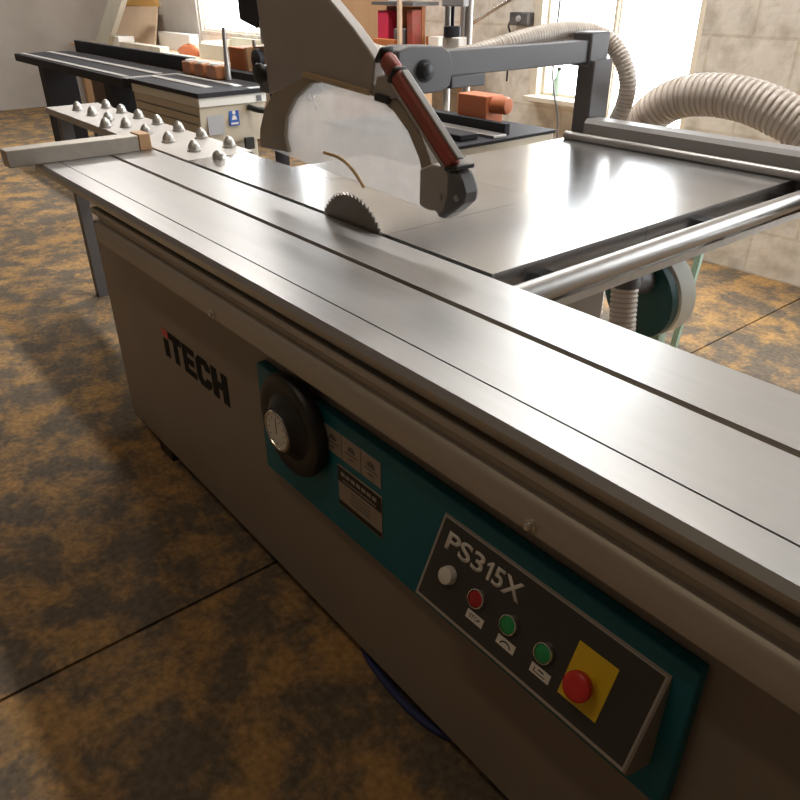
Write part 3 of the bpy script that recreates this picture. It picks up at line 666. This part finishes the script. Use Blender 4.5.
for v in b.bm.verts: v.co += Vector((random.uniform(-.02, .02), random.uniform(-.015, .015), random.uniform(-.006, .010) if v.co.z > .75 else 0)); v.co.x = -7.60 + (v.co.x+7.60)*1.5
for v in b.bm.verts: v.co.y = 3.46 + (v.co.y-3.46)*.45
tag(b.build('rag', 'opaint', angle=70), 'crumpled orange red rag on the long bench beside the tray', 'rag')
# boards leaning on the rear wall
def lean(name, m, pts, t, label, cat):
    a = [Vector(p) for p in pts]; n = (a[1]-a[0]).cross(a[3]-a[0]).normalized()*t
    if n.y < 0: n = -n
    tag(B().prism(a, [p+n for p in a]).build(name, m, bevel=.002), label, cat)
lean('tan_panel', 'ply', [(-9.80, 3.50, .745), (-8.62, 3.50, .745), (-8.95, 3.74, 1.14), (-10.03, 3.74, 1.12)], .02, 'pale tan panel leaning on the wall above the long bench', 'panel')
tag(B().box(-9.98, -9.02, 3.755, 3.798, 1.13, 1.75).build('amber_panel', 'oply', bevel=.003), 'amber board on the wall above the pale tan panel', 'panel')
lean('timber_beam', 'pale', [(-9.56, 3.16, .7356), (-9.16, 3.16, .7356), (-8.38, 3.30, 1.50), (-8.76, 3.30, 1.50)], .06, 'pale grey timber beam leaning diagonally beside the tan panel', 'timber')
tag(B().box(-8.90, -8.03, 3.775, 3.799, .736, 2.6).build('grey_board', 'plaster', bevel=.003), 'tall grey board against the wall left of the far window', 'board')

# ================================================================== LIGHT
w = bpy.data.worlds.new('overcast_sky'); SC.world = w; w.use_nodes = True
bg = w.node_tree.nodes['Background']; bg.inputs['Color'].default_value = (.91, .96, 1.0, 1); bg.inputs['Strength'].default_value = 11.5
def area(name, loc, rot, sx, sy, power, col=(1, 1, 1), portal=False):
    l = bpy.data.lights.new(name, 'AREA'); l.shape = 'RECTANGLE'; l.size = sx; l.size_y = sy; l.energy = power; l.color = col
    o = bpy.data.objects.new(name, l); COL.objects.link(o); o.location = loc; o.rotation_euler = rot
    if portal: l.cycles.is_portal = True
    return o
for nm, x0, x1, z0, z1 in (('window_daylight', -8.0, -5.9, .93, 2.25), ('window_daylight', -3.30, -2.80, .74, 2.8), ('window_daylight', -.75, .75, .45, 2.3), ('door_daylight', -2.80, -2.25, 0, 2.8)):
    area(nm, ((x0+x1)/2, 3.94, (z0+z1)/2), (-PI/2, 0, 0), x1-x0, z1-z0, 1, portal=True)
for x in (-7.5, -4.6, -1.8):
    area('added_fill', (x, 2.35, 3.55), (0, 0, 0), 1.5,   .15, 65, (1, .965, .92))  # added lights out of view, brighten the rear wall and background machines
area('added_fill', (-1.0, -.5, 3.55), (0, 0, 0), 1.2, .15, 9., (1, .80, .58))  # added warm fill above the camera side, lifts the front floor and cabinet

# ================================================================== CAMERA
f = 728.; HY = -17.4
p = math.atan((400-HY)/f); yaw = math.radians(38.93); ro = math.radians(-.25)
fh = Vector((-math.cos(yaw), math.sin(yaw), 0)); r0 = Vector((math.sin(yaw), math.cos(yaw), 0))
F = fh*math.cos(p) + Vector((0, 0, -math.sin(p))); U0 = fh*math.sin(p) + Vector((0, 0, math.cos(p)))
Rv = r0*math.cos(ro) + U0*math.sin(ro); Uv = -r0*math.sin(ro) + U0*math.cos(ro)
cam = bpy.data.cameras.new('camera'); cam.sensor_width = 36; cam.lens = f/800*36; cam.clip_start = .02
co = bpy.data.objects.new('camera', cam); COL.objects.link(co)
mw = Matrix((Rv, Uv, -F)).transposed().to_4x4(); mw.translation = Vector((0, 0, 1.36)); co.matrix_world = mw
SC.camera = co
SC.view_settings.view_transform = 'Standard'; SC.view_settings.look = 'None'; SC.view_settings.exposure = 0.; SC.view_settings.gamma = 1.
SC.view_settings.use_curve_mapping = False
SC.cycles.max_bounces = 10; SC.cycles.diffuse_bounces = 6; SC.cycles.transparent_max_bounces = 12
SC.cycles.use_denoising = True
